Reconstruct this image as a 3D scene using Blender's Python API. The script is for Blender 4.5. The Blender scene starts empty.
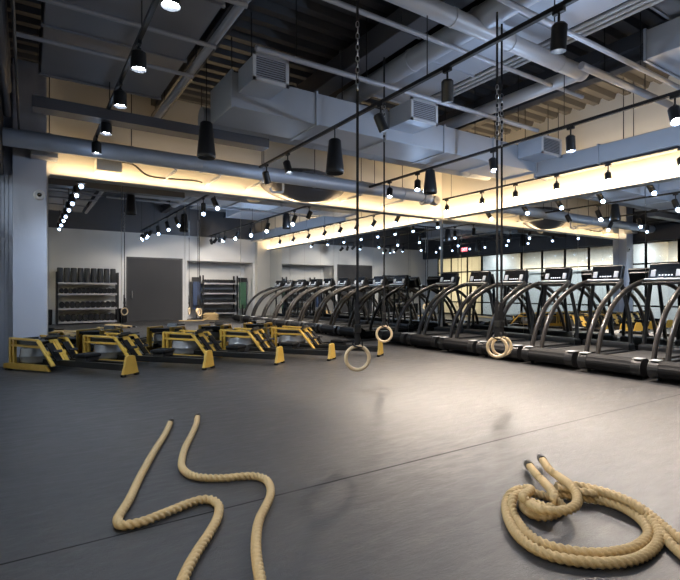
import bpy, bmesh, math, random
from mathutils import Vector, Matrix
random.seed(7)
PI = math.pi
C = bpy.context.scene.collection
scn = bpy.context.scene

# ------------------------------------------------------------------ camera maths
F, CX, CY, YAW, EYE = 484.0, 340.0, 292.0, math.radians(32.89), 1.2
def floor_pt(x, y, z=0.0):
    """a point at height z, seen at photograph pixel x, y (used to lay out ropes on the floor)"""
    u = (x-CX)/F; v = (CY-y)/F
    s, c = math.sin(YAW), math.cos(YAW)
    t = (z-EYE)/v
    return Vector(((s+u*c)*t, (c-u*s)*t, z))

D, R, YR, XL, HC = 9.55, 9.47, -1.85, -0.5, 5.0     # back, right, rear, left walls; deck height

# ------------------------------------------------------------------ materials
def nt(name):
    m = bpy.data.materials.new(name); m.use_nodes = True
    n = m.node_tree; b = n.nodes['Principled BSDF']
    return m, n, b
def mat(name, col, rough=.5, metal=0., spec=.5, var=.0, scale=8., bump=.0, bscale=60.):
    m, n, b = nt(name)
    b.inputs['Base Color'].default_value = (*col, 1); b.inputs['Roughness'].default_value = rough
    b.inputs['Metallic'].default_value = metal; b.inputs['Specular IOR Level'].default_value = spec
    tc = n.nodes.new('ShaderNodeTexCoord')
    if var > 0:
        no = n.nodes.new('ShaderNodeTexNoise'); no.inputs['Scale'].default_value = scale; no.inputs['Detail'].default_value = 5
        n.links.new(tc.outputs['Object'], no.inputs['Vector'])
        mx = n.nodes.new('ShaderNodeMix'); mx.data_type = 'RGBA'
        mx.inputs[6].default_value = tuple(max(0, c*(1-var)) for c in col)+(1,)
        mx.inputs[7].default_value = tuple(min(1, c*(1+var)) for c in col)+(1,)
        n.links.new(no.outputs['Fac'], mx.inputs[0]); n.links.new(mx.outputs[2], b.inputs['Base Color'])
    if bump > 0:
        nb = n.nodes.new('ShaderNodeTexNoise'); nb.inputs['Scale'].default_value = bscale
        n.links.new(tc.outputs['Object'], nb.inputs['Vector'])
        bp = n.nodes.new('ShaderNodeBump'); bp.inputs['Strength'].default_value = bump; bp.inputs['Distance'].default_value = .01
        n.links.new(nb.outputs['Fac'], bp.inputs['Height']); n.links.new(bp.outputs['Normal'], b.inputs['Normal'])
    return m
def emit(name, col, s):
    m, n, b = nt(name)
    b.inputs['Base Color'].default_value = (*col, 1)
    b.inputs['Emission Color'].default_value = (*col, 1); b.inputs['Emission Strength'].default_value = s
    return m
M = {}
M['white'] = mat('white_paint', (.70, .70, .70), .7, var=.04, scale=3, bump=.05)
M['bluelit'] = mat('white_paint_bluelit', (.62, .65, .74), .5, var=.05, scale=2, bump=.05)  # white pier paint, bluish lamp light put into the base colour
M['slate'] = mat('slate_panel', (.45, .50, .62), .4, var=.06, scale=3)
M['cream'] = mat('white_paint_warmlit', (.76, .72, .64), .7, var=.04, scale=3, bump=.04)  # white paint with the warm cove light tinted into its colour
M['deck'] = mat('ceiling_deck_paint', (.05, .05, .054), .6, var=.12, scale=2, bump=.05)
M['darkpaint'] = mat('dark_grey_paint', (.045, .045, .05), .55, var=.15, scale=2)
M['duct'] = mat('grey_duct_paint', (.40, .42, .46), .55, metal=.1, var=.07, scale=2.5)
M['ductlight'] = mat('galvanised_duct', (.48, .52, .59), .45, metal=.25, var=.08, scale=3)
M['ductdark'] = mat('dark_duct_paint', (.10, .10, .11), .45, metal=.2, var=.12, scale=2)
M['flatduct'] = mat('flat_duct_paint', (.27, .27, .29), .5, metal=.1, var=.08, scale=2)
M['doorpaint'] = mat('dark_door_paint', (.03, .031, .036), .75, var=.08, scale=2)
M['pipe'] = mat('grey_pipe_paint', (.40, .40, .43), .4, metal=.2, var=.06, scale=4)
M['watermain'] = mat('pale_water_pipe', (.56, .56, .58), .38, metal=.15, var=.06, scale=4)
M['pipewhite'] = mat('white_pipe_paint', (.65, .65, .66), .4, var=.04, scale=4)
M['black'] = mat('black_powder_coat', (.012, .012, .013), .38, var=.2, scale=20)
M['blackmetal'] = mat('black_gloss_metal', (.012, .012, .013), .3, spec=.3, metal=0, var=.15, scale=10)
M['rubber'] = mat('black_rubber', (.009, .009, .010), .6, spec=.12, var=.2, scale=30, bump=.1, bscale=200)
M['frame'] = mat('black_window_frame', (.02, .018, .016), .4)
M['arch'] = mat('dark_grey_tube', (.034, .030, .027), .28, metal=.2, var=.12, scale=6)
M['silver'] = mat('silver_plastic', (.60, .61, .63), .32, metal=.5, var=.05)
M['steel'] = mat('bare_steel', (.55, .55, .56), .3, metal=.9, var=.1)
M['yellow'] = mat('yellow_stained_ash', (.66, .41, .07), .42, var=.18, scale=9)
M['wood'] = mat('birch_plywood', (.72, .55, .34), .45, var=.16, scale=14)
M['webbing'] = mat('black_webbing', (.012, .012, .014), .8, bump=.15, bscale=300)
M['foam'] = mat('charcoal_foam', (.055, .058, .065), .75, var=.15, scale=12, bump=.1, bscale=90)
M['bluemat'] = mat('blue_mat', (.03, .055, .13), .6, var=.1)
M['greenmat'] = mat('green_mat', (.07, .17, .10), .6, var=.1)
M['screen'] = mat('dark_screen', (.008, .009, .011), .12)
M['lightgrey'] = mat('pale_grey_plastic', (.58, .60, .64), .4, var=.05)
M['cable'] = mat('dark_cable', (.05, .04, .03), .6)
M['lens'] = emit('lamp_lens', (.80, .90, 1.0), 60.0)
M['led'] = emit('warm_led', (1.0, .80, .52), 6.0)
M['icon'] = emit('console_icons', (.8, .85, .9), .8)
M['exit'] = emit('exit_face', (1.0, .10, .16), 1.6)
M['exitletter'] = emit('exit_letters', (1.0, .75, .75), 2.5)

# mirror: silvered glass
m, n, b = nt('mirror_glass')
b.inputs['Base Color'].default_value = (.80, .82, .82, 1); b.inputs['Metallic'].default_value = 1; b.inputs['Roughness'].default_value = .0
M['mirror'] = m
# clear pane
m, n, b = nt('clear_glass')
tr = n.nodes.new('ShaderNodeBsdfTransparent'); tr.inputs[0].default_value = (.86, .9, .9, 1)
gl = n.nodes.new('ShaderNodeBsdfGlossy'); gl.inputs['Roughness'].default_value = .02
fr = n.nodes.new('ShaderNodeFresnel'); fr.inputs[0].default_value = 1.45
mx = n.nodes.new('ShaderNodeMixShader')
n.links.new(fr.outputs[0], mx.inputs[0]); n.links.new(tr.outputs[0], mx.inputs[1]); n.links.new(gl.outputs[0], mx.inputs[2])
n.links.new(mx.outputs[0], n.nodes['Material Output'].inputs['Surface'])
M['glass'] = m
# frosted pane: passes the light of the room behind it
m, n, b = nt('frosted_pane')
tl = n.nodes.new('ShaderNodeBsdfTranslucent'); tl.inputs[0].default_value = (.95, .90, .78, 1)
df = n.nodes.new('ShaderNodeBsdfDiffuse'); df.inputs[0].default_value = (.72, .66, .50, 1)
mx = n.nodes.new('ShaderNodeMixShader'); mx.inputs[0].default_value = .3
n.links.new(tl.outputs[0], mx.inputs[1]); n.links.new(df.outputs[0], mx.inputs[2])
n.links.new(mx.outputs[0], n.nodes['Material Output'].inputs['Surface'])
M['frosted'] = m
# smoky tank
m, n, b = nt('smoky_tank')
b.inputs['Base Color'].default_value = (.24, .25, .27, 1); b.inputs['Roughness'].default_value = .15
b.inputs['Coat Weight'].default_value = .6; b.inputs['Coat Roughness'].default_value = .05
M['tank'] = m
# rubber sheet floor with seams between the rolls
m, n, b = nt('rubber_floor')
tc = n.nodes.new('ShaderNodeTexCoord')
def noise(sc, det=6, rough=.6, stretch=None):
    no = n.nodes.new('ShaderNodeTexNoise'); no.inputs['Scale'].default_value = sc
    no.inputs['Detail'].default_value = det; no.inputs['Roughness'].default_value = rough
    if stretch:
        mp = n.nodes.new('ShaderNodeMapping'); mp.inputs['Scale'].default_value = stretch
        n.links.new(tc.outputs['Object'], mp.inputs[0]); n.links.new(mp.outputs[0], no.inputs['Vector'])
    else: n.links.new(tc.outputs['Object'], no.inputs['Vector'])
    return no
def math_(op, a=None, bb=None, va=0, vb=0):
    q = n.nodes.new('ShaderNodeMath'); q.operation = op
    if a: n.links.new(a, q.inputs[0])
    else: q.inputs[0].default_value = va
    if bb: n.links.new(bb, q.inputs[1])
    else: q.inputs[1].default_value = vb
    return q.outputs[0]
big = noise(1.1, 7, .7); fine = noise(4, 10, .75, (1, 3.5, 1)); grit = noise(220, 2)
cr = n.nodes.new('ShaderNodeValToRGB')
cr.color_ramp.elements[0].position = .3; cr.color_ramp.elements[0].color = (.020, .020, .023, 1)
cr.color_ramp.elements[1].position = .72; cr.color_ramp.elements[1].color = (.056, .053, .051, 1)
s1 = math_('MULTIPLY', big.outputs['Fac'], None, vb=.6); s2 = math_('MULTIPLY', fine.outputs['Fac'], None, vb=.4)
n.links.new(math_('ADD', s1, s2), cr.inputs[0])
sx = n.nodes.new('ShaderNodeSeparateXYZ'); n.links.new(tc.outputs['Object'], sx.inputs[0])
sh = math_('ADD', sx.outputs['Y'], None, vb=-2.60+40)
fr_ = math_('MODULO', sh, None, vb=20.0)
ab = math_('ABSOLUTE', math_('SUBTRACT', math_('MODULO', math_('ADD', fr_, None, vb=10.0), None, vb=20.0), None, vb=10.0))
line = math_('LESS_THAN', ab, None, vb=.006)
mx = n.nodes.new('ShaderNodeMix'); mx.data_type = 'RGBA'
n.links.new(line, mx.inputs[0]); n.links.new(cr.outputs[0], mx.inputs[6]); mx.inputs[7].default_value = (.004, .004, .005, 1)
n.links.new(mx.outputs[2], b.inputs['Base Color'])
rr = n.nodes.new('ShaderNodeMapRange'); rr.inputs[1].default_value = .3; rr.inputs[2].default_value = .7; rr.inputs[3].default_value = .28; rr.inputs[4].default_value = .56
n.links.new(fine.outputs['Fac'], rr.inputs[0]); n.links.new(math_('MAXIMUM', rr.outputs[0], math_('MULTIPLY', line, None, vb=1.0)), b.inputs['Roughness'])
n.links.new(math_('SUBTRACT', None, math_('MULTIPLY', line, None, vb=.38), va=.62), b.inputs['Specular IOR Level'])
bp = n.nodes.new('ShaderNodeBump'); bp.inputs['Strength'].default_value = .5; bp.inputs['Distance'].default_value = .016
hsum = math_('ADD', math_('MULTIPLY', fine.outputs['Fac'], None, vb=1.0), math_('MULTIPLY', grit.outputs['Fac'], None, vb=.12))
n.links.new(hsum, bp.inputs['Height']); n.links.new(bp.outputs['Normal'], b.inputs['Normal'])
M['floor'] = m
# natural rope
m, n, b = nt('manila_rope')
tc = n.nodes.new('ShaderNodeTexCoord')
no = n.nodes.new('ShaderNodeTexNoise'); no.inputs['Scale'].default_value = 160; no.inputs['Detail'].default_value = 4
n.links.new(tc.outputs['Object'], no.inputs['Vector'])
cr = n.nodes.new('ShaderNodeValToRGB')
cr.color_ramp.elements[0].position = .2; cr.color_ramp.elements[0].color = (.52, .36, .16, 1)
cr.color_ramp.elements[1].position = .7; cr.color_ramp.elements[1].color = (.66, .49, .26, 1)
n.links.new(no.outputs['Fac'], cr.inputs[0]); n.links.new(cr.outputs[0], b.inputs['Base Color'])
b.inputs['Roughness'].default_value = .75
bp = n.nodes.new('ShaderNodeBump'); bp.inputs['Strength'].default_value = .1; bp.inputs['Distance'].default_value = .002
n.links.new(no.outputs['Fac'], bp.inputs['Height']); n.links.new(bp.outputs['Normal'], b.inputs['Normal'])
M['rope'] = m
# slatted treadmill belt
m, n, b = nt('slatted_belt')
tc = n.nodes.new('ShaderNodeTexCoord'); wv = n.nodes.new('ShaderNodeTexWave')
wv.wave_type = 'BANDS'; wv.bands_direction = 'X'; wv.inputs['Scale'].default_value = 5.0; wv.inputs['Distortion'].default_value = 0
n.links.new(tc.outputs['Object'], wv.inputs['Vector'])
cr = n.nodes.new('ShaderNodeValToRGB'); cr.color_ramp.elements[0].color = (.015, .015, .016, 1); cr.color_ramp.elements[0].position = .05
cr.color_ramp.elements[1].color = (.05, .048, .045, 1); cr.color_ramp.elements[1].position = .3
n.links.new(wv.outputs['Fac'], cr.inputs[0]); n.links.new(cr.outputs[0], b.inputs['Base Color'])
b.inputs['Roughness'].default_value = .5
M['belt'] = m

# ------------------------------------------------------------------ mesh builder
class MB:
    def __init__(s): s.v = []; s.f = []; s.sm = []
    def add(s, vs, fs, smooth=False):
        o = len(s.v); s.v += [tuple(v) for v in vs]
        for f in fs: s.f.append(tuple(i+o for i in f)); s.sm.append(smooth)
        return s
    def box(s, x0, x1, y0, y1, z0, z1, mtx=None, bev=0.0):
        if bev <= 0:
            vs = [Vector((x, y, z)) for x in (x0, x1) for y in (y0, y1) for z in (z0, z1)]
            fs = [(0, 1, 3, 2), (4, 6, 7, 5), (0, 4, 5, 1), (2, 3, 7, 6), (0, 2, 6, 4), (1, 5, 7, 3)]
        else:
            bm = bmesh.new(); bmesh.ops.create_cube(bm, size=1)
            for v in bm.verts:
                v.co = Vector((x0+(v.co.x+.5)*(x1-x0), y0+(v.co.y+.5)*(y1-y0), z0+(v.co.z+.5)*(z1-z0)))
            bmesh.ops.bevel(bm, geom=bm.edges[:], offset=bev, segments=2, profile=.5, affect='EDGES')
            bm.verts.index_update(); vs = [v.co.copy() for v in bm.verts]; fs = [tuple(v.index for v in f.verts) for f in bm.faces]; bm.free()
        if mtx is not None: vs = [mtx @ v for v in vs]
        return s.add(vs, fs)
    def bar(s, a, b, w, t, up=(0, 0, 1), bev=0.0):
        a = Vector(a); b = Vector(b); d = b-a; L = d.length; d.normalize(); up = Vector(up)
        sd = up.cross(d)
        if sd.length < 1e-4: sd = Vector((1, 0, 0)).cross(d)
        sd.normalize(); u = d.cross(sd)
        mt = Matrix(((d.x, sd.x, u.x, a.x), (d.y, sd.y, u.y, a.y), (d.z, sd.z, u.z, a.z), (0, 0, 0, 1)))
        return s.box(0, L, -w/2, w/2, -t/2, t/2, mt, bev)
    def cyl(s, a, b, r, r2=None, n=16, caps=True):
        a = Vector(a); b = Vector(b); d = (b-a).normalized(); r2 = r if r2 is None else r2
        t = Vector((0, 0, 1)) if abs(d.z) < .9 else Vector((1, 0, 0))
        e1 = d.cross(t).normalized(); e2 = d.cross(e1)
        vs = []
        for p, q in ((a, r), (b, r2)):
            vs += [p+(e1*math.cos(2*PI*k/n)+e2*math.sin(2*PI*k/n))*q for k in range(n)]
        s.add(vs, [(k, (k+1) % n, n+(k+1) % n, n+k) for k in range(n)], True)
        if caps: s.add(vs, [tuple(range(n-1, -1, -1)), tuple(range(n, 2*n))])
        return s
    def tube(s, pts, r, n=10, ry=None, closed=False, twist=0.0, lobes=0, depth=.0, ref=None, caps=True):
        pts = [Vector(p) for p in pts]; N = len(pts); vs = []; fs = []
        up = None; L = 0.0
        for i, p in enumerate(pts):
            if closed: d = pts[(i+1) % N]-pts[i-1]
            else: d = pts[min(i+1, N-1)]-pts[max(i-1, 0)]
            d.normalize()
            if up is None:
                up = Vector(ref) if ref else (Vector((0, 0, 1)) if abs(d.z) < .9 else Vector((0, 1, 0)))
            if ref: up = Vector(ref)
            e1 = (up-d*up.dot(d)).normalized(); e2 = d.cross(e1); up = e1
            if i: L += (pts[i]-pts[i-1]).length
            for k in range(n):
                a = 2*PI*k/n
                q = 1.0
                if lobes: q = 1-depth*(1-abs(math.cos(lobes*(a-twist*L)/2)))
                vs.append(p+(e1*math.cos(a)*(r if ry is None else ry)+e2*math.sin(a)*r)*q)
        M_ = N if closed else N-1
        for i in range(M_):
            j = (i+1) % N
            for k in range(n): fs.append((i*n+k, i*n+(k+1) % n, j*n+(k+1) % n, j*n+k))
        s.add(vs, fs, True)
        if not closed and caps: s.add(vs, [tuple(range(n-1, -1, -1)), tuple(range((N-1)*n, N*n))])
        return s
    def lathe(s, prof, c=(0, 0, 0), n=24, axis='z', mtx=None):
        vs = []; fs = []
        for (r, z) in prof:
            for k in range(n):
                a = 2*PI*k/n; v = Vector((r*math.cos(a), r*math.sin(a), z))
                if axis == 'y': v = Vector((v.x, v.z, v.y))
                if axis == 'x': v = Vector((v.z, v.x, v.y))
                if mtx is not None: v = mtx @ v
                vs.append(v+Vector(c))
        for i in range(len(prof)-1):
            for k in range(n): fs.append((i*n+k, i*n+(k+1) % n, (i+1)*n+(k+1) % n, (i+1)*n+k))
        s.add(vs, fs, True); return s
    def prism(s, poly, axis, a, b):
        def mk(p, t):
            return {'x': (t, p[0], p[1]), 'y': (p[0], t, p[1]), 'z': (p[0], p[1], t)}[axis]
        n = len(poly); vs = [mk(p, a) for p in poly]+[mk(p, b) for p in poly]
        fs = [(k, (k+1) % n, n+(k+1) % n, n+k) for k in range(n)]+[tuple(range(n-1, -1, -1)), tuple(range(n, 2*n))]
        return s.add(vs, fs)
    def build(s, name, m, parent=None, loc=None):
        me = bpy.data.meshes.new(name); me.from_pydata(s.v, [], s.f); me.update()
        bm = bmesh.new(); bm.from_mesh(me); bmesh.ops.recalc_face_normals(bm, faces=bm.faces[:]); bm.to_mesh(me); bm.free()
        if len(me.polygons) == len(s.sm): me.polygons.foreach_set('use_smooth', s.sm)
        me.materials.append(M[m] if isinstance(m, str) else m)
        try:
            if any(s.sm): me.set_sharp_from_angle(angle=math.radians(50))
        except Exception: pass
        o = bpy.data.objects.new(name, me); C.objects.link(o)
        if parent: o.parent = parent
        if loc is not None: o.location = loc
        return o
def tag(o, label, cat, group=None):
    o['label'] = label; o['category'] = cat
    if group: o['group'] = group
    return o
def thing(name, label, cat, loc=(0, 0, 0), rz=0, group=None):
    o = bpy.data.objects.new(name, None); C.objects.link(o); o.empty_display_size = .1
    o.location = loc; o.rotation_euler = (0, 0, rz)
    return tag(o, label, cat, group)
def struct(o):
    o['kind'] = 'structure'; return o
def dup(root, loc, rz=None, label=None):
    r = root.copy(); C.objects.link(r); r.location = loc
    if rz is not None: r.rotation_euler = (0, 0, rz)
    if label: r['label'] = label
    for ch in list(root.children):
        c = ch.copy(); C.objects.link(c); c.parent = r
        for g in list(ch.children):
            d = g.copy(); C.objects.link(d); d.parent = c
    return r
def spline(pts, step=.02, closed=False):
    P = [Vector(p) for p in pts]; n = len(P); out = []
    rng = n if closed else n-1
    for i in range(rng):
        if closed: p0, p1, p2, p3 = P[i-1], P[i], P[(i+1) % n], P[(i+2) % n]
        else: p0, p1, p2, p3 = P[max(i-1, 0)], P[i], P[i+1], P[min(i+2, n-1)]
        k = max(2, int((p2-p1).length/step))
        for j in range(k):
            t = j/k
            out.append(.5*((2*p1)+(p2-p0)*t+(2*p0-5*p1+4*p2-p3)*t*t+(3*p1-p0-3*p2+p3)*t**3))
    if not closed: out.append(P[-1])
    return out
ORD = ['nearest', 'second', 'third', 'fourth', 'fifth', 'sixth', 'seventh', 'eighth', 'ninth', 'tenth', 'eleventh', 'twelfth']

# ------------------------------------------------------------------ setting
struct(MB().box(XL-3.2, R+.1, -3.1, D+.15, -.12, 0).build('floor', 'floor'))
# corrugated deck, ribs along X
P = .30; prof = []
y = -3.0
while y < D:
    prof += [(y, HC), (y+.11, HC), (y+.15, HC-.09), (y+.26, HC-.09)]; y += P
prof.append((D+.1, HC)); 
vs = [(x, q[0], q[1]) for x in (XL-.2, R+.05) for q in prof]; n_ = len(prof)
dk = MB(); dk.add(vs, [(k, k+1, n_+k+1, n_+k) for k in range(n_-1)])
dk.box(XL-.2, R+.05, -3.1, D+.1, HC+.02, HC+.1)
struct(dk.build('ceiling', 'deck'))
struct(MB().box(.27, R+.2, D+.02, D+.2, 0, HC+.1).build('wall_back', 'cream'))
struct(MB().box(R+.02, R+.2, YR-1.2, D+.2, 0, HC+.1).build('wall_right', 'cream'))
# rear wall with alcove X 5.75..8.75 and a dark bulkhead above
rw = MB().box(XL-.2, 3.36, YR-.15, YR, 0, 3.6).box(3.36, 5.54, YR-.15, YR, 2.60, 3.6).box(5.54, 5.75, YR-.15, YR, 0, 3.6)
rw.box(8.75, R+.05, YR-.15, YR, 0, 3.6).box(5.75, 8.75, YR-1.2, YR, 2.55, 3.6)
rw.box(5.6, 8.9, YR-1.2, YR-1.05, 0, 2.6).box(5.6, 5.75, YR-1.2, YR-.1, 0, 2.6).box(8.75, 8.9, YR-1.2, YR-.1, 0, 2.6)
struct(rw.build('wall_rear', 'white'))
struct(MB().box(XL-.2, R+.05, YR-.3, YR+.12, 3.6, HC+.1).build('trim_1', 'ductdark'))
dr = struct(MB().box(3.40, 5.50, YR-.06, YR-.01, .01, 2.56).build('door_1', 'doorpaint'))
MB().box(3.34, 3.40, YR-.1, YR+.02, 0, 2.62).box(5.50, 5.56, YR-.1, YR+.02, 0, 2.62).box(3.34, 5.56, YR-.1, YR+.02, 2.56, 2.62).build('door_frame', 'darkpaint', dr)
MB().cyl((3.55, YR+.03, .95), (3.55, YR+.03, 1.25), .015).build('door_handle', 'steel', dr)
# pier, recess panel beside it
struct(MB().box(-.19, .27, 9.3, D+.2, 0, HC).build('wall_pier', 'bluelit'))
rc = MB()
for k in range(6): rc.box(XL-.02+k*.055, XL+.028+k*.055, 9.47, 9.56, 0, 3.1)
rc.box(XL-.05, -.19, 9.5, 9.7, 0, HC)
struct(rc.build('wall_recess', 'slate'))
# left side: dark bulkhead over a glazed front
struct(MB().box(XL-.25, -.32, -1.85, 9.5, 3.08, HC+.05).build('trim_2', 'darkpaint'))
struct(MB().box(XL-.1, XL, YR-.1, -.8, 0, 3.08).build('wall_left', 'white'))
mull = [-.8, .2, 1.35, 2.3, 3.5, 4.66, 5.74, 6.84, 7.9, 9.0, 9.5]
for i in range(len(mull)-1):
    a, b_ = mull[i], mull[i+1]; x0, x1 = XL-.07, XL
    fm = MB().box(x0, x1, a-.035, a+.035, 0, 3.08).box(x0, x1, b_-.035, b_+.035, 0, 3.08)
    for z in (.04, .67, 2.26, 3.05): fm.box(x0+.003, x1-.003, a+.03, b_-.03, z-.03, z+.03)
    w = struct(fm.build('window_%d' % (i+1), 'frame'))
    pn = MB().box(XL-.04, XL-.03, a+.03, b_-.03, .06, 3.03).build('pane', 'frosted' if i < 3 else 'glass', w)
# corridor outside the glazing
struct(MB().box(XL-3.3, XL-3.2, -2, 9.7, 0, 3.7).build('wall_corridor', 'white'))
struct(MB().box(XL-3.3, XL-.25, -2, 9.7, 3.3, 3.4).build('ceiling_corridor', 'darkpaint'))
struct(MB().box(XL-3.2, XL-.08, 2.28, 2.34, 0, 3.3).build('wall_glow_blocker', 'white'))  # added partition, hides the pane backlight from the clear panes
struct(MB().box(XL-3.2, XL-3.05, 2.34, 9.6, 2.20, 2.30).build('trim_9', 'white'))
struct(MB().box(XL-3.3, XL, 9.6, 9.7, 0, 3.7).box(XL-3.3, XL-.08, -2.1, -2, 0, 3.7).build('wall_corridor_end', 'white'))
struct(MB().box(8.85, R+.02, YR-.02, YR+.30, 0, 3.6).build('wall_column', 'cream'))
struct(MB().box(.27, R, D-.012, D+.02, 0, .05).build('baseboard_back', 'black'))
struct(MB().box(R-.012, R+.02, YR, D, 0, .05).build('baseboard_right', 'black'))

# mirrors
MT = 3.16
gp = 'full height mirror panels'
x = .30; i = 0
while x < R-.2:
    x1 = min(x+1.14, R)
    o = MB().box(x+.003, x1-.003, D-.004, D+.02, .05, MT).build('wall_mirror', 'mirror')
    tag(o, 'tall mirror panel on the back wall, %s from the pale pier' % ('first' if i == 0 else ORD[i]), 'mirror', gp); i += 1; x = x1
y = D-.008; i = 0
while y > YR+.2:
    y1 = max(y-1.29, YR+.01)
    o = MB().box(R-.004, R+.02, y1+.003, y-.003, .05, MT).build('wall_mirror', 'mirror')
    tag(o, 'tall mirror panel behind the treadmills, %s from the room corner' % ('first' if i == 0 else ORD[i]), 'mirror', gp); i += 1; y = y1
o = MB().box(R-.012, R-.001, D-.012, D-.001, .05, MT+.02).build('mirror_corner_trim', 'lightgrey'); tag(o, 'thin pale trim where the two mirror walls meet', 'trim')
# LED channels on top of the mirrors
def led(name, x0, x1, y0, y1, label):
    t = thing(name, label, 'light', ((x0+x1)/2, (y0+y1)/2, MT))
    lx, ly = (x1-x0)/2, (y1-y0)/2
    MB().box(-lx, lx, -ly, ly, 0.002, .012).build('channel', 'lightgrey', t)
    MB().box(-lx+.004, lx-.004, -min(ly, .01) if ly < .2 else -ly+.004, min(ly, .01) if ly < .2 else ly-.004, .012, .016).build('led_strip', 'led', t)
led('cove_light', .32, R-.14, D-.13, D+.015, 'warm cove light strip along the top of the back mirrors')
led('cove_light', R-.13, R+.015, YR+.05, D-.14, 'warm cove light strip along the top of the right mirrors')

# ------------------------------------------------------------------ ceiling services
HIGH = [(4.85, 5.68, .8, 6.5), (4.33, 4.67, 1.0, 6.9), (3.9, 4.2, .5, 7.4), (6.75, 8.3, .2, 3.15), (5.7, 8.5, -1.2, 2.9), (5.73, 6.05, .8, 7.0),
        (2.2, 8.55, 5.95, 6.85), (.14, 1.56, .5, 7.1), (6.4, 6.7, 3.8, 6.8), (8.6, 9.04, -1.7, 6.1)]
def clear(x, y, m_=.04):
    return not any(a-m_ < x < b+m_ and c-m_ < y < d+m_ for a, b, c, d in HIGH)
def duct_rect(name, x0, x1, y0, y1, z0, z1, m, label, cat='duct', seams=None, hang=True):
    t = thing(name, label, cat, ((x0+x1)/2, (y0+y1)/2, z0))
    hx, hy, hz = (x1-x0)/2, (y1-y0)/2, z1-z0
    MB().box(-hx, hx, -hy, hy, 0, hz, bev=.01).build('body', m, t)
    long_x = hx > hy; L = hx if long_x else hy; k = max(1, int(2*L/1.25))
    for j in range(k+1):
        p = -L+.02+j*(2*L-.04)/k
        fl = MB()
        if long_x: fl.box(p-.015, p+.015, -hy-.02, hy+.02, -.02, hz+.02)
        else: fl.box(-hx-.02, hx+.02, p-.015, p+.015, -.02, hz+.02)
        fl.build('flange', m, t)
    if hang and z1 < HC-.15:
        for j in range(k):
            p = -L+.3+j*(2*L-.6)/max(1, k-1)
            for s_ in (-1, 1):
                q = (p, s_*(hy-.03)) if long_x else (s_*(hx-.03), p)
                cxx, cyy = (x0+x1)/2+q[0], (y0+y1)/2+q[1]
                if any(a < cxx < b_ and c < cyy < d for a, b_, c, d in HIGH if not (a >= x0-.1 and b_ <= x1+.1)): continue
                MB().cyl((q[0], q[1], hz), (q[0], q[1], HC-z0-.09), .008, n=6).build('hanger_rod', 'black', t)
    return t
def pipe_thing(name, pts, r, m, label, cat='pipe', bands=0, n=14, hang=0):
    p0 = Vector(pts[0]); t = thing(name, label, cat, p0)
    q = [Vector(p)-p0 for p in pts]
    body = MB()
    for a, b_ in zip(q[:-1], q[1:]): body.cyl(a, b_, r, n=n)
    body.build('run', m, t)
    for k in q[1:-1]:
        MB().lathe([(0.001, -r*1.15)]+[(r*1.18*math.cos(a), r*1.18*math.sin(a)) for a in [(-1.2+.4*j) for j in range(7)]]+[(0.001, r*1.15)], k, 14).build('elbow', m, t)
    if bands:
        d = (q[-1]-q[0]) if len(q) == 2 else (q[1]-q[0]); L = d.length; d.normalize()
        for j in range(bands):
            c = q[0]+d*(L*(j+.5)/bands); MB().cyl(c-d*.02, c+d*.02, r*1.07, n=n).build('clamp', m, t)
            if hang and clear(p0.x+c.x, p0.y+c.y): MB().cyl(c+Vector((0, 0, r)), Vector((c.x, c.y, HC-.09-p0.z)), .008, n=6).build('hanger_rod', 'black', t)
    return t
# round supply duct in front of the back mirrors
t = pipe_thing('round_duct', [(-.3, 8.7, 3.5), (7.95, 8.7, 3.5)], .135, 'ductlight', 'long round grey duct running in front of the back mirror wall', 'duct', bands=7, n=24, hang=1)
o = thing('duct_valve', 'elbow and valve fitting at the right end of the long round duct', 'valve', (7.98, 8.7, 3.5))
MB().cyl((0, 0, 0), (.16, 0, 0), .155, n=20).build('collar', 'duct', o)
MB().tube(spline([(.14, 0, 0), (.26, .02, -.02), (.30, .16, -.03), (.30, .34, -.03)], .04), .11, n=16).build('elbow', 'ductlight', o)
MB().lathe([(0.01, -.1), (.1, -.1), (.13, 0), (.1, .1), (.01, .1)], (.42, .02, -.06), 14, 'y').build('damper', 'steel', o)
# cream support arms from wall to duct
for j, xx in enumerate((2.2, 3.0, 3.85, 6.2, 7.4)):
    o = MB().bar((xx, D+.03, 3.345), (xx, 8.70, 3.345), .035, .045).build('pipe_bracket', 'pipewhite')
    tag(o, 'slim white bracket arm under the long round duct, %s from the pier' % ('first' if j == 0 else ORD[j]), 'bracket', 'duct bracket arms')
o = MB().tube(spline([(4.4, 8.95, 3.62), (4.4, 8.95, 3.30), (4.37, 8.95, 3.24), (4.2, 8.95, 3.22), (4.13, 8.95, 3.24), (4.12, 8.95, 3.30)], .03), .025, n=8).build('drain_pipe', 'pipewhite')
tag(o, 'small white hooked drain pipe hanging below the round duct', 'pipe')
# wide oval duct boot against the back wall
ob = MB(); pts = []
prof = []
for k in range(28):
    a = 2*PI*k/28; prof.append((math.cos(a), math.sin(a)))
rings = [(8.90, .50, .20, 3.56), (9.05, .75, .28, 3.56), (9.25, .95, .34, 3.54), (9.56, 1.0, .36, 3.54)]
vs = []; fs = []
for (yy, a, b_, zc) in rings:
    for (c, s_) in prof: vs.append((5.15+a*c, yy, zc+b_*s_))
for i in range(len(rings)-1):
    for k in range(28): fs.append((i*28+k, i*28+(k+1) % 28, (i+1)*28+(k+1) % 28, (i+1)*28+k))
ob.add(vs, fs, True); ob.add(vs, [tuple(range(27, -1, -1))])
o = ob.build('duct_boot', 'ductdark'); tag(o, 'dark flared duct boot meeting the back wall above the mirrors', 'duct')
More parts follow.
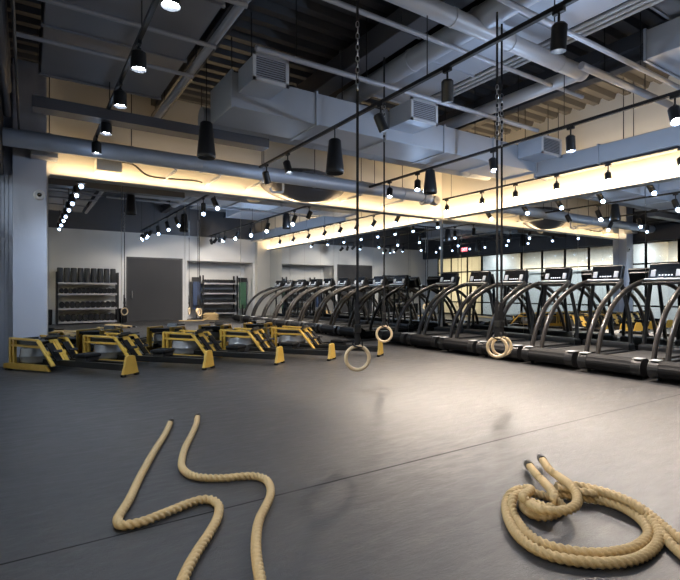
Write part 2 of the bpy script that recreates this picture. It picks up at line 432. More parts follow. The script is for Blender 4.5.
# main rectangular duct across the room with three side grilles
duct_rect('rectangular_duct', 2.2, 8.55, 6.0, 6.8, 3.6, 4.05, 'duct', 'wide rectangular grey duct crossing the room with side grilles')
for j, (gx, w_) in enumerate(((2.52, .44), (5.05, .50), (8.25, .56))):
    t = thing('air_grille', ['pale grille box at the left end of the rectangular duct', 'pale grille box on the middle of the rectangular duct', 'pale grille box at the right end of the rectangular duct'][j], 'vent', (gx, 5.99, 3.78), 0, 'duct grille boxes')
    MB().box(-w_/2, w_/2, -.52, 0, 0, .30, bev=.006).build('box', 'ductlight', t)
    fr = MB().box(-w_/2-.02, w_/2+.02, -.545, -.52, -.02, .02).box(-w_/2-.02, w_/2+.02, -.545, -.52, .28, .32)
    fr.box(-w_/2-.02, -w_/2+.02, -.545, -.52, -.02, .32).box(w_/2-.02, w_/2+.02, -.545, -.52, -.02, .32); fr.build('frame', 'pipewhite', t)
    lv = MB()
    for k in range(9): lv.box(-w_/2+.02, w_/2-.02, -.54, -.522, .03+k*.028, .04+k*.028)
    lv.build('louvre', 'duct', t); MB().box(-w_/2+.02, w_/2-.02, -.523, -.521, .02, .28).build('backing', 'darkpaint', t)
# right side duct along the mirror wall
duct_rect('rectangular_duct', 8.62, 9.02, YR+.15, 6.1, 3.52, 3.84, 'duct', 'rectangular grey duct along the right wall above the mirrors')
# dark ceiling duct on the left
duct_rect('flat_duct', .14, 1.56, .5, 7.1, 3.92, 4.45, 'flatduct', 'wide flat dark duct at the upper left above the downlights')
for j, yy in enumerate((3.35, 4.25, 5.15, 6.0)):
    o = pipe_thing('conduit', [(-.1, yy, 3.86), (1.72, yy, 3.86)], .025, 'pipe', 'thin grey conduit under the dark flat duct, %s from the camera' % ORD[j], 'pipe', n=8)
    o['group'] = 'conduits under the flat duct'
pipe_thing('conduit', [(1.72, .2, 3.95), (1.72, 8.3, 3.95)], .045, 'pipe', 'grey pipe along the right edge of the dark flat duct', bands=5, hang=1)
t = MB().box(.05, 3.2, 7.0, 7.25, 3.47, 3.61).build('cable_tray', 'ductdark'); tag(t, 'dark horizontal cable tray in front of the lit back wall at left', 'tray')
for j, (xx, zz, r) in enumerate(((-.24, 3.75, .05), (-.24, 4.1, .06), (-.24, 4.45, .05))):
    o = pipe_thing('wall_pipe', [(xx, .3, zz), (xx, 8.4, zz)], r, 'ductdark', 'dark pipe running along the left bulkhead, %s' % ('lowest of three', 'middle of three', 'topmost of three')[j], n=12)
    o['group'] = 'pipes on the left bulkhead'
o = pipe_thing('conduit', [(-.1, 3.6, 3.62), (-.1, 8.6, 3.62)], .015, 'black', 'thin black conduit at the far upper left', n=8)
t = MB().box(.05, .42, 9.02, 9.32, 3.36, 3.62).build('junction_box', 'duct'); tag(t, 'grey box beside the pier above the mirror corner', 'box')
t = MB().box(1.0, 1.4, 9.2, D+.02, 3.30, 3.52, bev=.01).build('junction_box', 'cream'); tag(t, 'cream box on the back wall under the last downlight', 'box')
o = MB().tube(spline([(1.3, 9.3, 3.5), (1.6, 9.35, 3.5), (1.85, 9.4, 3.35), (2.2, 9.4, 3.33), (2.7, 9.42, 3.36), (2.9, 9.5, 3.36)], .05), .018, n=8).build('hanging_cable', 'cable')
tag(o, 'loose dark cable sagging along the lit back wall', 'cable')
# sprinkler main with an elbow
pipe_thing('water_main', [(1.5, 3.9, 4.3), (6.57, 3.9, 4.3), (6.57, 6.75, 4.3)], .10, 'watermain', 'thick grey water pipe with an elbow near the ceiling centre', bands=5, hang=1, n=18)
# conduits along X
pipe_thing('conduit', [(2.25, 5.3, 4.06), (7.6, 5.3, 4.06)], .035, 'pipe', 'grey conduit crossing above the grille boxes', n=10, bands=5, hang=1)
pipe_thing('conduit', [(2.0, 4.3, 4.25), (7.3, 4.3, 4.25)], .03, 'pipe', 'grey conduit just behind the thick water pipe', n=10, bands=4, hang=1)
pipe_thing('conduit', [(2.0, 3.1, 4.05), (9.3, 3.1, 4.05)], .03, 'pipe', 'grey conduit crossing nearest to the camera', n=10, bands=4, hang=1)
pipe_thing('conduit', [(6.0, 3.55, 4.12), (9.3, 3.55, 4.12)], .05, 'pipe', 'thick grey conduit leading to the right wall', n=10, bands=3, hang=1)
for j in range(3):
    o = pipe_thing('conduit', [(5.78+.11*j, .8, 4.5), (5.78+.11*j, 7.0, 4.5)], .028, 'pipewhite', 'pale conduit, %s of a run of three' % ('left', 'middle', 'right')[j], n=8, bands=5, hang=1)
    o['group'] = 'three parallel pale conduits'
# joist-like ducts high up
duct_rect('rectangular_duct', 4.85, 5.68, .8, 6.5, 4.48, 4.8, 'ductlight', 'pale flat duct high up beside the three conduits', hang=False)
pipe_thing('round_duct', [(4.5, 1.0, 4.42), (4.5, 6.85, 4.42)], .15, 'ductlight', 'pale round duct running back above the first light track', 'duct', bands=5, n=22)
duct_rect('rectangular_duct', 3.9, 4.2, .5, 7.4, 4.45, 4.75, 'ductdark', 'dark beam shaped duct left of the pale round duct', hang=False)
duct_rect('rectangular_duct', 6.75, 8.3, .2, 3.15, 4.22, 4.6, 'ductlight', 'large pale duct block at the upper right corner', hang=False)
duct_rect('rectangular_duct', 5.7, 8.5, -1.2, 2.9, 4.67, 4.88, 'duct', 'wide flat duct above the pale block at the upper right', hang=False)
pipe_thing('round_duct', [(2.3, 7.6, 3.95), (9.0, 7.6, 3.95)], .16, 'duct', 'grey round duct behind the rectangular duct', 'duct', bands=5, n=20, hang=1)
# roof beams
for j, xx in enumerate((2.05, 4.75, 7.4)):
    o = MB().box(xx-.1, xx+.1, YR, D, 4.70, 4.9).box(xx-.03, xx+.03, YR, D, 4.52, 4.72).box(xx-.1, xx+.1, YR, D, 4.48, 4.52).build('trim_%d' % (j+3), 'darkpaint'); struct(o)

# ------------------------------------------------------------------ track lights
LIGHTS = []
def light(kind, name, loc, energy, col, **k):
    l = bpy.data.lights.new(name, kind); l.energy = energy; l.color = col
    for a, v in k.items(): setattr(l, a, v)
    o = bpy.data.objects.new(name, l); C.objects.link(o); o.location = loc; return o
def aim(o, d): o.rotation_euler = Vector(d).to_track_quat('-Z', 'Y').to_euler()
def track(x, y0, y1, z, label, top=HC-.09, rods=(.02, .26, .5, .74, .98), name='lighting_track'):
    t = thing(name, label, 'light track', (x, y0, z))
    MB().box(-.02, .02, 0, y1-y0, -.02, .02).build('rail', 'black', t)
    for q in rods:
        p = q*(y1-y0)
        if top > 4 and not clear(x, y0+p): continue
        MB().cyl((0, p, .02), (0, p, top-z), .006, n=6).build('hanger_rod', 'black', t)
    return t
track(.9, -.9, 8.6, 3.62, 'black light track with round downlights at upper left', top=3.93, rods=(.16, .4, .6, .82))
track(3.65, -.6, 8.4, 3.53, 'long black light track left of centre, ending over the round duct')
track(6.3, -.6, 8.55, 3.50, 'long black light track right of centre')
track(8.7, -.6, 8.73, 3.50, 'black light track nearest the right mirror wall', rods=(.80, .97))

def spot_head(d, length=.2, r=.062, rec=.03, lr=.66):
    d = Vector(d).normalized()
    a = -d*length*.45; b_ = d*length*.55
    can = MB().cyl(a, b_, r, n=18, caps=False).cyl(a-d*.02, a, r*.7, r, n=18).cyl(b_, b_-d*rec, r, r*.86, n=18, caps=False)
    lens = MB().cyl(b_-d*(rec+.002), b_-d*(rec-.002), r*lr, n=18)
    return can, lens, b_
COOL = (.66, .80, 1.0); NEU = (1.0, .85, .70); FILL_COL = (.50, .69, 1.0)
def spotlight(x, y, ztrack, d, label, group, energy, col, ang=70, r=.062, length=.2, drop=.2, m='black', fill=0, rec=.03):
    t = thing('track_spotlight', label, 'spotlight', (x, y, ztrack-.02), 0, group)
    MB().box(-.018, .018, -.05, .05, -.035, 0).cyl((0, 0, -.03), (0, 0, -drop+.08), .011, n=8).build('stem', 'black', t)
    can, lens, tip = spot_head(d, length, r, rec, .84 if r > .065 else .66)
    ctr = Vector((0, 0, -drop-.03))
    yk = MB().box(-.02, .02, -.012, .012, -drop-.03, -drop+.09); yk.build('yoke', 'black', t)
    c = can.build('lamp_can', m, t, ctr)
    l = lens.build('lens', 'lens', c)
    pos = Vector((x, y, ztrack-.02))+ctr+tip+Vector(d).normalized()*.02
    s_ = light('SPOT', 'spot_beam', pos, energy*(.30 if d[1] < -.6 else 1), col, spot_size=math.radians(ang), spot_blend=.7, shadow_soft_size=.10)
    aim(s_, d)
    if fill: light('POINT', 'cool_fill', pos+Vector(d).normalized()*.03, fill, FILL_COL, shadow_soft_size=.04)  # added bare point light, a cool fill for the ducts and ceiling
    return t
# row of downlights, upper left
ys = [8.3, 7.2, 6.05, 4.95, 3.72, 2.8, 1.65, .5]
for j, yy in enumerate(ys):
    spotlight(.9, yy, 3.62, (0.0, 0.0, -1), 'round black downlight on the left track, %s from the back mirror' % ('first' if j == 0 else ORD[j]), 'downlights on the left track', 90 if j == 0 else 36, COOL, 120, .07, .16, .15, fill=.8)
tr1 = [8.1, 7.25, 4.72, 3.6, 2.35, 1.1, .55, .1, -.3]
dr1 = [(.3, .2, -.8), (.1, -.3, -.9), (.35, -.1, -.8), (.2, .2, -1), (.05, .1, -1), (-.35, -.8, -.7), (.1, -.8, -.6), (-.5, -.7, -.7), (.2, -.8, -.6)]
for j, yy in enumerate(tr1):
    spotlight(3.65, yy, 3.53, dr1[j], 'black spotlight on the track left of centre, %s from the back mirror' % ('first' if j == 0 else ORD[j]), 'spotlights on the left of centre track', 105, NEU, fill=2.0, rec=.08)
tr2 = [7.85, 7.0, 5.2, 3.88, 2.6, 1.3, .7, .2, -.3]
dr2 = [(-.3, -.3, -.9), (-.25, -.25, -.9), (-.1, -.3, -1), (0, -.05, -1), (-.35, -.3, -.9), (-.2, -.8, -.7), (.2, -.8, -.6), (-.3, -.8, -.6), (.4, -.7, -.6)]
for j, yy in enumerate(tr2):
    spotlight(6.3, yy, 3.50, dr2[j], 'spotlight on the track right of centre, %s from the back mirror' % ('first' if j == 0 else ORD[j]), 'spotlights on the right of centre track', (260, 260, 400, 420, 420, 400, 300, 300, 300)[j], NEU, (100, 100, 100, 100, 100, 100, 90, 90, 90)[j], fill=(0, 8, 30, 42, 42, 20, 0, 0, 0)[j])
tr3 = [8.6, 7.5, 6.6, 5.65, 4.65, 3.5, 2.3, 1.1]
dr3 = [(-.4, -.3, -.85)]*7+[(.05, -.7, -.7)]
for j, yy in enumerate(tr3):
    spotlight(8.7, yy, 3.50, dr3[j], 'small spotlight on the track by the right mirrors, %s from the back mirror' % ('first' if j == 0 else ORD[j]), 'spotlights by the right mirrors', 120, NEU, 100, r=.055, length=.17, fill=1.5)

# pendant loudspeakers
def speaker(x, y, z0, z1, label, ztop):
    t = thing('pendant_speaker', label, 'loudspeaker', (x, y, z0), 0, 'pendant loudspeakers')
    h = z1-z0
    MB().lathe([(0.001, h), (.06, h), (.085, h-.02), (.125, .06), (.13, .02), (.12, 0), (0.001, 0)], n=22).build('cabinet', 'black', t)
    MB().lathe([(.001, -.004), (.112, -.004), (.112, .001)], n=22).build('grille', 'rubber', t)
    MB().cyl((0, 0, h), (0, 0, ztop-z0), .008, n=6).build('suspension_wire', 'black', t)
speaker(2.09, 6.65, 3.06, 3.56, 'tapered black pendant speaker above the third rower, left of centre', HC-.09)
speaker(3.60, 5.7, 2.85, 3.33, 'tapered black pendant speaker hanging left of the long ring strap', 3.5)
speaker(6.25, 6.6, 3.02, 3.46, 'tapered black pendant speaker near the right end of the round duct', 3.48)

# ------------------------------------------------------------------ treadmills
def make_treadmill():
    t = thing('treadmill', '', 'treadmill', (0, 0, 0), 0, 'treadmills in a row along the mirror wall')
    W = .445    # half width; x = 0 at the rear roller, front towards +x
    fm = MB()
    fm.box(.14, 1.94, -W, -W+.12, .06, .20, bev=.012).box(.14, 1.94, W-.12, W, .06, .20, bev=.012)
    fm.box(.16, 1.92, -W+.12, W-.12, .05, .14); fm.build('base_frame', 'black', t)
    MB().box(.10, 1.76, -W+.125, W-.125, .14, .225).build('slatted_belt', 'belt', t)
    rl = MB(); pr = []
    for k in range(13):                                  # rounded rear housing with shallow grooves
        a = PI*.5+PI*k/12; r = .115 if k not in (4, 8) else .108
        pr.append((.12+r*1.05*math.cos(a), .165+r*math.sin(a)))
    pr += [(.2, .05), (.2, .28)]
    rl.prism(pr, 'y', -W+.125, W-.125); rl.build('rear_housing', 'rubber', t)
    for s_ in (-1, 1):
        pr = [(.12+.125*math.cos(PI*.5+PI*k/10), .165+.122*math.sin(PI*.5+PI*k/10)) for k in range(11)]+[(.30, .043), (.30, .22), (.2, .287)]
        a, b_ = sorted((s_*(W-.125), s_*W))
        e = MB().prism(pr, 'y', a, b_).build('end_cap', 'blackmetal', t)
        MB().box(.03, .19, a+.008, b_-.008, .284, .292, bev=.003).build('silver_plate', 'silver', e)['label'] = 'silver plate on top of the black end cap'
        MB().cyl((.22, s_*(W-.06), 0), (.22, s_*(W-.06), .06), .025, n=10).build('foot', 'rubber', t)
        MB().cyl((1.8, s_*(W-.06), 0), (1.8, s_*(W-.06), .06), .025, n=10).build('foot', 'rubber', t)
        ar = spline([(.47, s_*(W-.045), .18), (.51, s_*(W-.045), .33), (.58, s_*(W-.045), .52), (.69, s_*(W-.045), .71), (.90, s_*(W-.045), .96), (1.20, s_*(W-.05), 1.17), (1.55, s_*(W-.08), 1.32), (1.76, s_*(W-.15), 1.385)], .06)
        MB().tube(ar, .047, n=12, ry=.033, ref=(0, 1, 0)).build('arched_handrail', 'arch', t)
        MB().tube(spline([(1.86, s_*(W-.06), .18), (1.90, s_*(W-.08), .6), (1.87, s_*(W-.14), 1.05), (1.82, s_*(W-.2), 1.38)], .1), .034, n=10).build('upright', 'black', t)
    MB().cyl((1.66, -W+.11, 1.35), (1.66, W-.11, 1.35), .02, n=10).build('cross_bar', 'arch', t)
    MB().box(1.74, 1.96, -W+.02, W-.02, .16, .32, bev=.04).build('motor_cover', 'black', t)
    rot = Matrix.Translation((1.80, 0, 1.41)) @ Matrix.Rotation(math.radians(18), 4, 'Y')
    cs = MB(); cs.box(-.035, .05, -.275, .275, 0, .27, rot, bev=.015)
    cs.box(.0, .17, -.22, .22, -.04, .23, rot, bev=.03)
    con = cs.build('console', 'black', t)
    MB().box(-.040, -.034, -.255, .255, .02, .25, rot).build('display', 'screen', con)
    for s_ in (-1, 1):
        MB().box(-.062, -.036, s_*.185-.038, s_*.185+.038, .03, .15, rot, bev=.012).build('bottle_holder', 'lightgrey', con)
    ic = MB()
    for k in range(5): ic.box(-.0425, -.040, -.10+k*.045, -.075+k*.045, .05, .068, rot)
    ic.build('button_row', 'icon', con)
    MB().box(-.12, -.01, -.29, .29, -.05, -.018, rot, bev=.012).build('console_tray', 'silver', t)
    return t
tread = make_treadmill()
TX = 6.95
lefts = [9.07-.978*k for k in range(9)]
names = ['first', 'second', 'third', 'fourth', 'fifth', 'sixth', 'seventh', 'eighth', 'ninth']
for k, ly in enumerate(lefts):
    o = tread if k == 0 else dup(tread, (0, 0, 0))
    o.location = (TX, ly-.445, 0)
    o['label'] = 'black treadmill with arched handrails, %s of the row counted from the back mirror' % names[k]

# ------------------------------------------------------------------ rowing machines
def make_rower():
    t = thing('rowing_machine', '', 'rowing machine', (0, 0, 0), 0, 'water rowing machines along the back mirror')
    for s_ in (-1, 1):
        rl = MB().box(.035, 2.02, s_*.10-.022, s_*.10+.022, .085, .175, bev=.006).build('rail', 'blackmetal', t)
        MB().box(.04, 1.3, s_*.10-.018, s_*.10+.018, .175, .178).build('rail_cap', 'arch', rl)
        MB().prism([(1.10, .02), (2.10, .02), (2.10, .09), (1.98, .115), (1.20, .11)], 'y', s_*.255-.018, s_*.255+.018).build('base_plank', 'yellow', t)
        MB().box(1.95, 1.995, s_*.235-.03, s_*.235+.03, .09, .54, bev=.006).build('front_post', 'yellow', t)
        MB().box(1.88, 1.915, s_*.235-.025, s_*.235+.025, .10, .51, bev=.006).build('front_post', 'yellow', t)
        MB().bar((1.99, s_*.235, .525), (1.38, s_*.235, .505), .05, .042, bev=.006).build('top_rail', 'yellow', t)
        MB().bar((1.95, s_*.235, .385), (1.32, s_*.235, .375), .05, .042, bev=.006).build('lower_rail', 'yellow', t)
    MB().prism([(-.145, .03), (.145, .03), (.075, .275), (.055, .29), (-.055, .29), (-.075, .275)], 'x', 0, .04).build('end_plate', 'yellow', t)
    for s_ in (-1, 1): MB().box(-.005, .045, s_*.12-.03, s_*.12+.03, 0, .035).build('foot', 'rubber', t)
    for s_ in (-1, 1): MB().box(1.95, 2.05, s_*.25-.03, s_*.25+.03, 0, .022).build('foot', 'rubber', t)
    tk = MB().lathe([(.001, .10), (.22, .10), (.255, .12), (.262, .15), (.262, .20), (.272, .21), (.272, .23), (.262, .24), (.262, .31), (.25, .345), (.21, .355), (.06, .36), (.001, .36)], (1.66, 0, .0), 32).build('water_tank', 'tank', t)
    MB().cyl((1.66, 0, .355), (1.66, 0, .40), .05, n=14).build('axle_hub', 'blackmetal', tk)
    MB().box(1.44, 1.90, -.21, .21, .40, .475).build('top_deck', 'black', t)
    MB().box(1.955, 1.985, -.21, .21, .44, .51).build('front_board', 'black', t)
    # slanted foot board: outer and middle strips with the foot rests between
    for yy in (-.235, -.035, .035, .235):
        MB().bar((1.06, yy, .10), (1.38, yy, .50), .062, .025).build('foot_board_strip', 'yellow', t)
    MB().bar((1.20, -.235, .275), (1.20, .235, .275), .07, .02, up=(-.77, 0, .63)).build('foot_board_cross', 'yellow', t)
    for s_ in (-1, 1):
        fr = MB().bar((1.06, s_*.135, .17), (1.28, s_*.135, .44), .11, .02).build('foot_rest', 'rubber', t)
        MB().bar((1.10, s_*.135-.07, .31), (1.10, s_*.135+.07, .31), .035, .03, up=(-.77, 0, .63)).build('foot_strap', 'webbing', fr)
    MB().cyl((1.31, -.24, .56), (1.31, .24, .56), .016, n=10).build('handle', 'black', t)
    mt = Matrix.Translation((1.43, 0, .50)) @ Matrix.Rotation(math.radians(-35), 4, 'Y')
    MB().box(-.02, .01, -.10, .10, 0, .12, mt, bev=.006).build('monitor', 'black', t)
    st = MB().box(.72, .98, -.15, .15, .225, .285, bev=.025).build('seat', 'rubber', t)
    MB().box(.75, .95, -.12, .12, .178, .225).build('seat_carriage', 'black', st)
    return t
rw0 = make_rower()
for part in rw0.children_recursive:                     # lengthen the front and lower the frame a little
    for v in part.data.vertices:
        if v.co.x > 1.02: v.co.x += .20
        if v.co.z > .36: v.co.z = .36+(v.co.z-.36)*.75
RR = [((1.25, 7.43), (.20, 8.90)), ((2.39, 7.44), (1.18, 8.85)), ((3.55, 7.31), (2.43, 8.77)), ((4.53, 7.24), (3.46, 8.74)), ((5.58, 7.20), (4.49, 8.68))]
rl_ = ['beside the pale pier at the far left', 'second from the pale pier', 'third from the pale pier', 'fourth from the pale pier', 'rightmost, behind the large hanging ring']
for k, (a, b_) in enumerate(RR):
    o = rw0 if k == 0 else dup(rw0, (0, 0, 0))
    o.location = (a[0], a[1], 0); o.rotation_euler = (0, 0, math.atan2(b_[1]-a[1], b_[0]-a[0]))
    o['label'] = 'yellow and black water rowing machine, %s' % rl_[k]

# ------------------------------------------------------------------ gymnastic rings
def ring(x, y, z, yaw, label, strap_top=4.94, buckle=None, tiltx=0, group=None):
    t = thing('gymnastic_ring', label, 'gymnastic ring', (x, y, z), yaw, group)
    Rr, rr = .1035, .0165
    pts = [(Rr*math.cos(2*PI*k/48), 0, Rr*math.sin(2*PI*k/48)) for k in range(48)]
    MB().tube(pts, rr, n=12, closed=True, ref=(0, 1, 0)).build('wooden_ring', 'wood', t)
    MB().tube([(.045*math.cos(a), 0.028*math.sin(a), Rr+.02+.035*math.cos(a*.5)) for a in [2*PI*k/16 for k in range(16)]], .007, n=6, closed=True).build('strap_loop', 'webbing', t)
    sp = MB().box(-.011, .011, -.004, .004, Rr-.02, strap_top-z)
    sp.box(-.026, .012, -.012, -.006, Rr, .50).box(-.008, .026, .006, .012, Rr, .40).box(-.012, .022, .014, .02, Rr+.02, .30)
    sp.build('strap', 'webbing', t)
    MB().box(-.03, .03, -.02, .02, Rr+.12, Rr+.19, bev=.006).build('buckle', 'black', t)
    if buckle:
        ch = MB(); zz = buckle
        for k in range(12):
            e = (1, 0) if k % 2 else (0, 1)
            pts = [(.014*math.cos(a)*e[0], .014*math.cos(a)*e[1], zz-z+.05*k+.03*math.sin(a)) for a in [2*PI*q/10 for q in range(10)]]
            ch.tube(pts, .005, n=5, closed=True)
        ch.build('chain', 'steel', t)
ring(2.44, 3.49, .62, -YAW+.15, 'large looking wooden ring hanging nearest the camera at centre', buckle=3.0)
ring(4.14, 5.28, .62, -YAW-.1, 'small looking wooden ring hanging right of the nearest ring', strap_top=4.44, buckle=3.3)
ring(4.34, 3.53, .59, -.88-.2, 'left ring of the overlapping pair before the treadmills', strap_top=4.28, buckle=2.9, group='overlapping pair of rings')
ring(4.58, 3.66, .575, -.88+.15, 'right ring of the overlapping pair before the treadmills', strap_top=4.28, buckle=2.9, group='overlapping pair of rings')

# ------------------------------------------------------------------ ropes
RD = .0255
def rope(pts3, label, end0=True, end1=False):
    p0 = Vector((pts3[0][0], pts3[0][1], 0))
    t = thing('battle_rope', label, 'rope', p0)
    path = [p-p0 for p in spline(pts3, .007)]
    for _ in range(2): path = [path[0]]+[(path[i-1]+path[i]*2+path[i+1])/4 for i in range(1, len(path)-1)]+[path[-1]]
    MB().tube(path, RD, n=20, twist=2*PI/.10, lobes=3, depth=.5).build('twisted_rope', 'rope', t)
    for fl, a, b_ in ((end0, path[0], path[9]), (end1, path[-1], path[-10])):
        if fl:
            d = (a-b_).normalized()
            MB().cyl(b_, a+d*.02, RD*1.12, RD*1.08, n=14).cyl(a+d*.02, a+d*.06, RD*1.0, RD*.5, n=14).build('end_cap', 'blackmetal', t)
            MB().cyl(a+d*.05, a+d*.10, RD*.4, n=8).build('cap_tip', 'silver', t)
    return t
def fl(pp): return [floor_pt(p[0], p[1], p[2] if len(p) > 2 else RD) for p in pp]
rope(fl([(170.5, 422), (165, 434), (155, 450), (147, 464), (139, 479), (134, 490), (128, 502), (121, 513), (117.5, 520), (121, 525), (130, 524.5), (145, 521), (160, 515), (175, 509), (190, 503), (203, 499.5), (213, 500.5), (219, 507), (217, 519), (209, 534), (199, 549), (189, 566), (181, 584), (168, 612)]),
     'left of the two battle ropes laid in zigzags on the floor')
rope(fl([(197.5, 416), (196, 425), (191, 436), (185, 448), (182, 459), (182, 467), (187, 473), (196, 476.5), (210, 478), (225, 478), (240, 476.5), (254, 476), (265, 479), (270, 486), (270.5, 495), (266, 506), (260, 518), (257, 530), (256, 545), (257, 560), (259.5, 575), (263, 592), (268, 620)]),
     'right of the two battle ropes laid in zigzags on the floor')
z1, z2, z3 = RD, RD*2.7, RD*4.4
rope([floor_pt(*p) for p in [(528.5, 464.5, .05), (536, 474, .07), (544, 482, z2), (551, 490, z3), (555, 499, z3), (556, 506, z2), (548, 507.5, z2), (534, 503, z2*.8), (524, 499, z2*.7), (523, 506, z1), (530, 513, z1), (542, 516.5, z1), (555, 514, z1), (562, 506, z1), (552, 498, z1), (536, 494, z1), (520, 494, z2*.8), (512, 501, z2*.8), (514, 515, z1), (524, 530, z1), (540, 542, z1), (560, 549, z1), (585, 553, z1), (610, 553, z1), (633, 548, z1), (646, 539, z1), (648, 530, z1), (640, 519, z1), (625, 509, z1), (607, 502, z1), (590, 499, z1), (572, 496.5, z1), (552, 492.5, z1*1.2)]],
     'battle rope coiled on the floor at right, strand with the left end cap', True, False)
rope([floor_pt(*p) for p in [(541.5, 458.5, .06), (549, 469, .08), (558, 476, z2), (569, 484, z3), (576, 493, z3), (577, 503, z3), (570, 509, z3), (556, 511.5, z3), (541, 509.5, z3), (529, 503, z2*1.2), (523, 497, z2*1.5), (531, 489.5, z2*1.3), (522, 489, z1*2), (512, 493, z1*2), (506.5, 501, z1), (507, 515, z1), (515, 532, z1), (530, 546, z1), (552, 556, z1), (580, 561.5, z1), (610, 563, z1), (636, 559, z1), (653, 549, z1), (659, 538, z1), (655, 526, z1), (643, 515, z1), (626, 505, z1), (608, 498, z1), (590, 493.5, z2*.9), (574, 490.5, z2*.9), (558, 488.5, z2*.9)]],
     'battle rope coiled on the floor at right, strand with the right end cap', True, False)
rope([floor_pt(*p) for p in [(556, 486, z1), (575, 485.5, z1), (595, 489, z1), (615, 495, z1), (633, 503, z1), (648, 513, z1), (660, 523, z1), (672, 533, z1), (690, 546, z1), (720, 566, z1)]],
     'upper of the two rope strands leaving the coil at the right edge', False, False)
rope([floor_pt(*p) for p in [(585, 488.5, z2), (603, 492.5, z2), (622, 499, z2), (638, 507.5, z2*.9), (650, 519, z1*1.1), (661, 532, z1), (670, 543, z1), (684, 556, z1), (712, 580, z1)]],
     'lower of the two rope strands leaving the coil at the right edge', False, False)
# a rope pile near the alcove, seen in the mirror
pl = []
for k in range(90):
    a = k*.42; r = .34-.12*((k % 30)/30); pl.append((6.6+r*math.cos(a), -1.35+r*.7*math.sin(a), RD+.0030*k))
pl += [(6.2, -1.0, RD), (5.7, -.95, RD), (5.2, -1.05, RD)]
t = thing('battle_rope', 'rope heaped in front of the alcove rack, seen in the back mirror', 'rope', (6.6, -1.35, 0))
MB().tube([p-Vector((6.6, -1.35, 0)) for p in spline(pl, .03)], RD, n=10, twist=2*PI/.17, lobes=3, depth=.25).build('twisted_rope', 'rope', t)

# ------------------------------------------------------------------ weight racks on the rear wall (seen in the mirrors)
def rack(label, x0, x1, y0, y1, shelves, top):
    cx, cy = (x0+x1)/2, (y0+y1)/2
    t = thing('storage_rack', label, 'rack', (cx, cy, 0))
    hx, hy = (x1-x0)/2, (y1-y0)/2
    for sx in (-1, 1):
        for sy in (-1, 1): MB().box(sx*hx-.03, sx*hx+.03, sy*hy-.03, sy*hy+.03, 0, top).build('upright', 'black', t)
    for z in shelves: MB().box(-hx, hx, -hy+.02, hy-.02, z-.035, z).box(-hx, hx, hy-.02, hy+.012, z-.05, z+.015).build('shelf', 'pipe', t)
    return t
def dumbbell_mesh(r, L):
    mb = MB()
    for s_ in (-1, 1):
        a = s_*L*.25; b_ = s_*L*.5
        pr = [(r*.97*math.cos(2*PI*k/10), r*1.5*(1+math.sin(2*PI*k/10))) for k in range(10)]
        mb.prism(pr, 'y', *sorted((a, b_))); mb.cyl((0, b_, r*1.5), (0, b_+s_*.004, r*1.5), r*.4, n=8)
    mb.cyl((0, -L*.26, r*1.5), (0, L*.26, r*1.5), .016, n=8)
    return mb
def dumbbell_row(x0, x1, n, y, z, r, L, label, group):
    base = dumbbell_mesh(r, L).build('dumbbell', 'black')
    for k in range(n):
        o = base if k == 0 else base.copy()
        if k: C.objects.link(o)
        o.location = (x0+(x1-x0)*(k+.5)/n, y, z)
        tag(o, label, 'dumbbell', group)
rack('black three shelf rack with foam rollers on top against the rear wall', .92, 2.95, YR+.12, YR+.58, (.1, .595, 1.135, 1.54), 1.95)
dumbbell_row(.99, 2.88, 10, YR+.36, .1, .094, .40, 'black dumbbell on the bottom shelf below the foam rollers', 'dumbbells on the bottom shelf under the rollers')
dumbbell_row(.99, 2.88, 11, YR+.36, .595, .085, .36, 'black dumbbell on the middle shelf below the foam rollers', 'dumbbells on the middle shelf under the rollers')
dumbbell_row(.99, 2.88, 13, YR+.36, 1.135, .072, .34, 'black dumbbell on the upper shelf below the foam rollers', 'dumbbells on the upper shelf under the rollers')
fr0 = MB().lathe([(.001, 0), (.09, 0), (.098, .01), (.098, .53), (.09, .56), (.04, .56), (.035, .5), (.001, .5)], n=18).build('foam_roller', 'foam')
for k in range(9):
    o = fr0 if k == 0 else fr0.copy()
    if k: C.objects.link(o)
    o.location = (1.02+k*.223, YR+.36, 1.54); tag(o, 'charcoal foam roller standing on top of the dumbbell rack', 'foam roller', 'foam rollers on the rack top')
for j, xx in enumerate((.62, 3.15)):
    t = thing('medicine_ball_bin', 'black bin standing %s of the foam roller rack' % ('left', 'right')[j], 'bin', (xx, YR+.4, 0))
    MB().lathe([(.001, 0), (.13, 0), (.15, .04), (.16, .55), (.15, .56), (.14, .52)], n=18).build('bin_body', 'rubber', t)
rack('black four shelf rack in the rear alcove', 6.60, 8.20, YR-.98, YR-.52, (.25, .70, 1.15, 1.60), 1.95)
for j, z in enumerate((.25, .70, 1.15, 1.60)):
    dumbbell_row(6.66, 8.14, 12, YR-.74, z, .058, .32, 'small black dumbbell on the %s shelf of the alcove rack' % ('lowest', 'second lowest', 'second highest', 'top')[j], 'dumbbells on alcove shelf ' + ('lowest', 'second lowest', 'second highest', 'top')[j])
for nm, x0, m_, lab in (('exercise_mat', 6.12, 'bluemat', 'blue mat hanging on a stand left of the alcove rack'), ('exercise_mat', 8.28, 'greenmat', 'green mat hanging on a stand right of the alcove rack')):
    t = thing(nm, lab, 'exercise mat', (x0+.2, YR-.6, 0))
    MB().box(-.16, .16, -.02, .0, .42, 1.68, bev=.006).build('mat_front', m_, t)
    MB().box(-.16, .16, .05, .07, .6, 1.68, bev=.006).build('mat_back', m_, t)
    MB().box(-.19, .19, -.05, .10, 1.66, 1.86).build('hanger', 'black', t)
    MB().box(-.03, .03, .01, .04, .04, 1.7).box(-.18, .18, -.15, .2, 0, .05).build('stand', 'black', t)

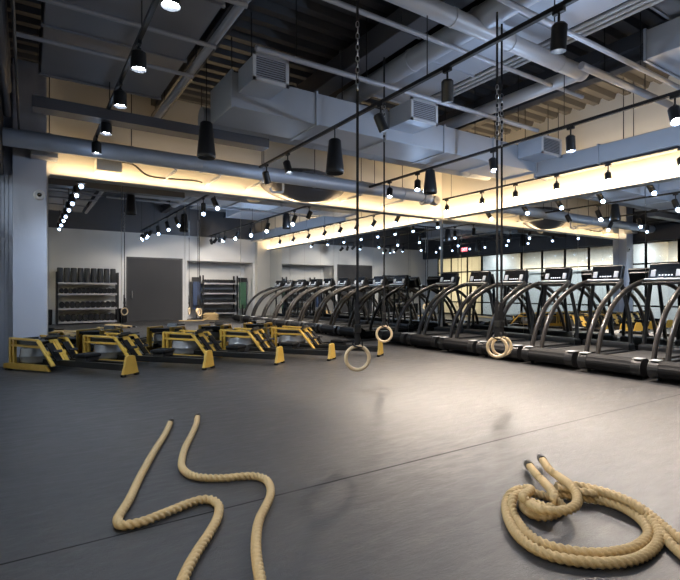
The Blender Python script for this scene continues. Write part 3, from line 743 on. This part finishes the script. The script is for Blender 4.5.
# ------------------------------------------------------------------ small fittings
t = thing('security_camera', 'small white dome security camera on the pale pier', 'camera', (.17, 9.3, 2.78))
MB().lathe([(.001, -.05), (.07, -.05), (.085, -.03), (.085, 0), (.001, 0)], n=18, axis='y').build('housing', 'pipewhite', t)
MB().lathe([(.001, -.075), (.02, -.07), (.035, -.05), (.036, -.045)], n=16, axis='y').build('dome', 'screen', t)
t = thing('exit_sign', 'red lit EXIT sign on the left bulkhead, seen in the mirrors', 'exit sign', (-.318, 1.35, 3.30))
MB().box(0, .04, -.24, .24, 0, .24, bev=.008).build('housing', 'darkpaint', t)
MB().box(.04, .043, -.225, .225, .015, .225).build('face', 'exit', t)
cu = bpy.data.curves.new('letters', 'FONT'); cu.body = 'EXIT'; cu.size = .21; cu.extrude = .002; cu.align_x = 'CENTER'; cu.align_y = 'CENTER'
to = bpy.data.objects.new('letters', cu); C.objects.link(to)
dg = bpy.context.evaluated_depsgraph_get(); me = bpy.data.meshes.new_from_object(to.evaluated_get(dg)); bpy.data.objects.remove(to)
me.materials.clear(); me.materials.append(M['exitletter'])
lo = bpy.data.objects.new('letters', me); C.objects.link(lo); lo.parent = t; lo.location = (.046, 0, .12); lo.rotation_euler = (PI/2, 0, PI/2)

# ------------------------------------------------------------------ light
def area(name, loc, d, sx, sy, e, col):
    o = light('AREA', name, loc, e, col, shape='RECTANGLE', size=sx, size_y=sy); aim(o, d); return o
WARM = (1.0, .70, .37)
o = area('cove_back', (4.87, D-.10, MT+.035), (0, -.3, 1), 9.0, .05, 36, WARM); o.rotation_euler = (PI+.1, 0, 0)
o = area('cove_right', (R-.10, 3.9, MT+.035), (-.3, 0, 1), .05, 11.0, 85, WARM); o.rotation_euler = (PI, -.1, 0)
# unseen area lights: fill added to brighten the corridor, backlight for the frosted panes
area('corridor_fill', (XL-1.4, 5.9, 3.25), (0, 0, -1), 1.0, 6.5, 260, (.95, .97, 1.0))
o = area('corridor_band_fill', (XL-3.12, 5.9, 2.33), (0, 0, 1), .06, 7.0, 60, WARM); o.rotation_euler = (PI, 0, 0)  # added strip light, imitates a reflected cream band on the corridor wall
area('frosted_glow', (XL-1.4, .75, 1.8), (1, 0, 0), 3.0, 2.6, 90, (1.0, .88, .66))
w = bpy.data.worlds.new('World'); scn.world = w; w.use_nodes = True
w.node_tree.nodes['Background'].inputs[0].default_value = (.5, .6, .8, 1); w.node_tree.nodes['Background'].inputs[1].default_value = .02

# ------------------------------------------------------------------ camera and view
cam = bpy.data.cameras.new('camera'); co = bpy.data.objects.new('camera', cam); C.objects.link(co)
co.location = (0, 0, EYE); co.rotation_euler = (PI/2, 0, -YAW)
cam.sensor_fit = 'HORIZONTAL'; cam.sensor_width = 36; cam.lens = F/680*36; cam.shift_y = 2/680; cam.clip_start = .02
scn.camera = co
scn.view_settings.view_transform = 'Standard'; scn.view_settings.look = 'None'
scn.view_settings.gamma = 1; scn.view_settings.use_curve_mapping = False
scn.view_settings.exposure = .6
cy = scn.cycles
cy.use_denoising = True
try: cy.denoiser = 'OPENIMAGEDENOISE'
except Exception: pass
cy.max_bounces = 10; cy.glossy_bounces = 6; cy.diffuse_bounces = 3; cy.transparent_max_bounces = 12; cy.transmission_bounces = 4
cy.caustics_reflective = False; cy.caustics_refractive = False
cy.sample_clamp_indirect = 5
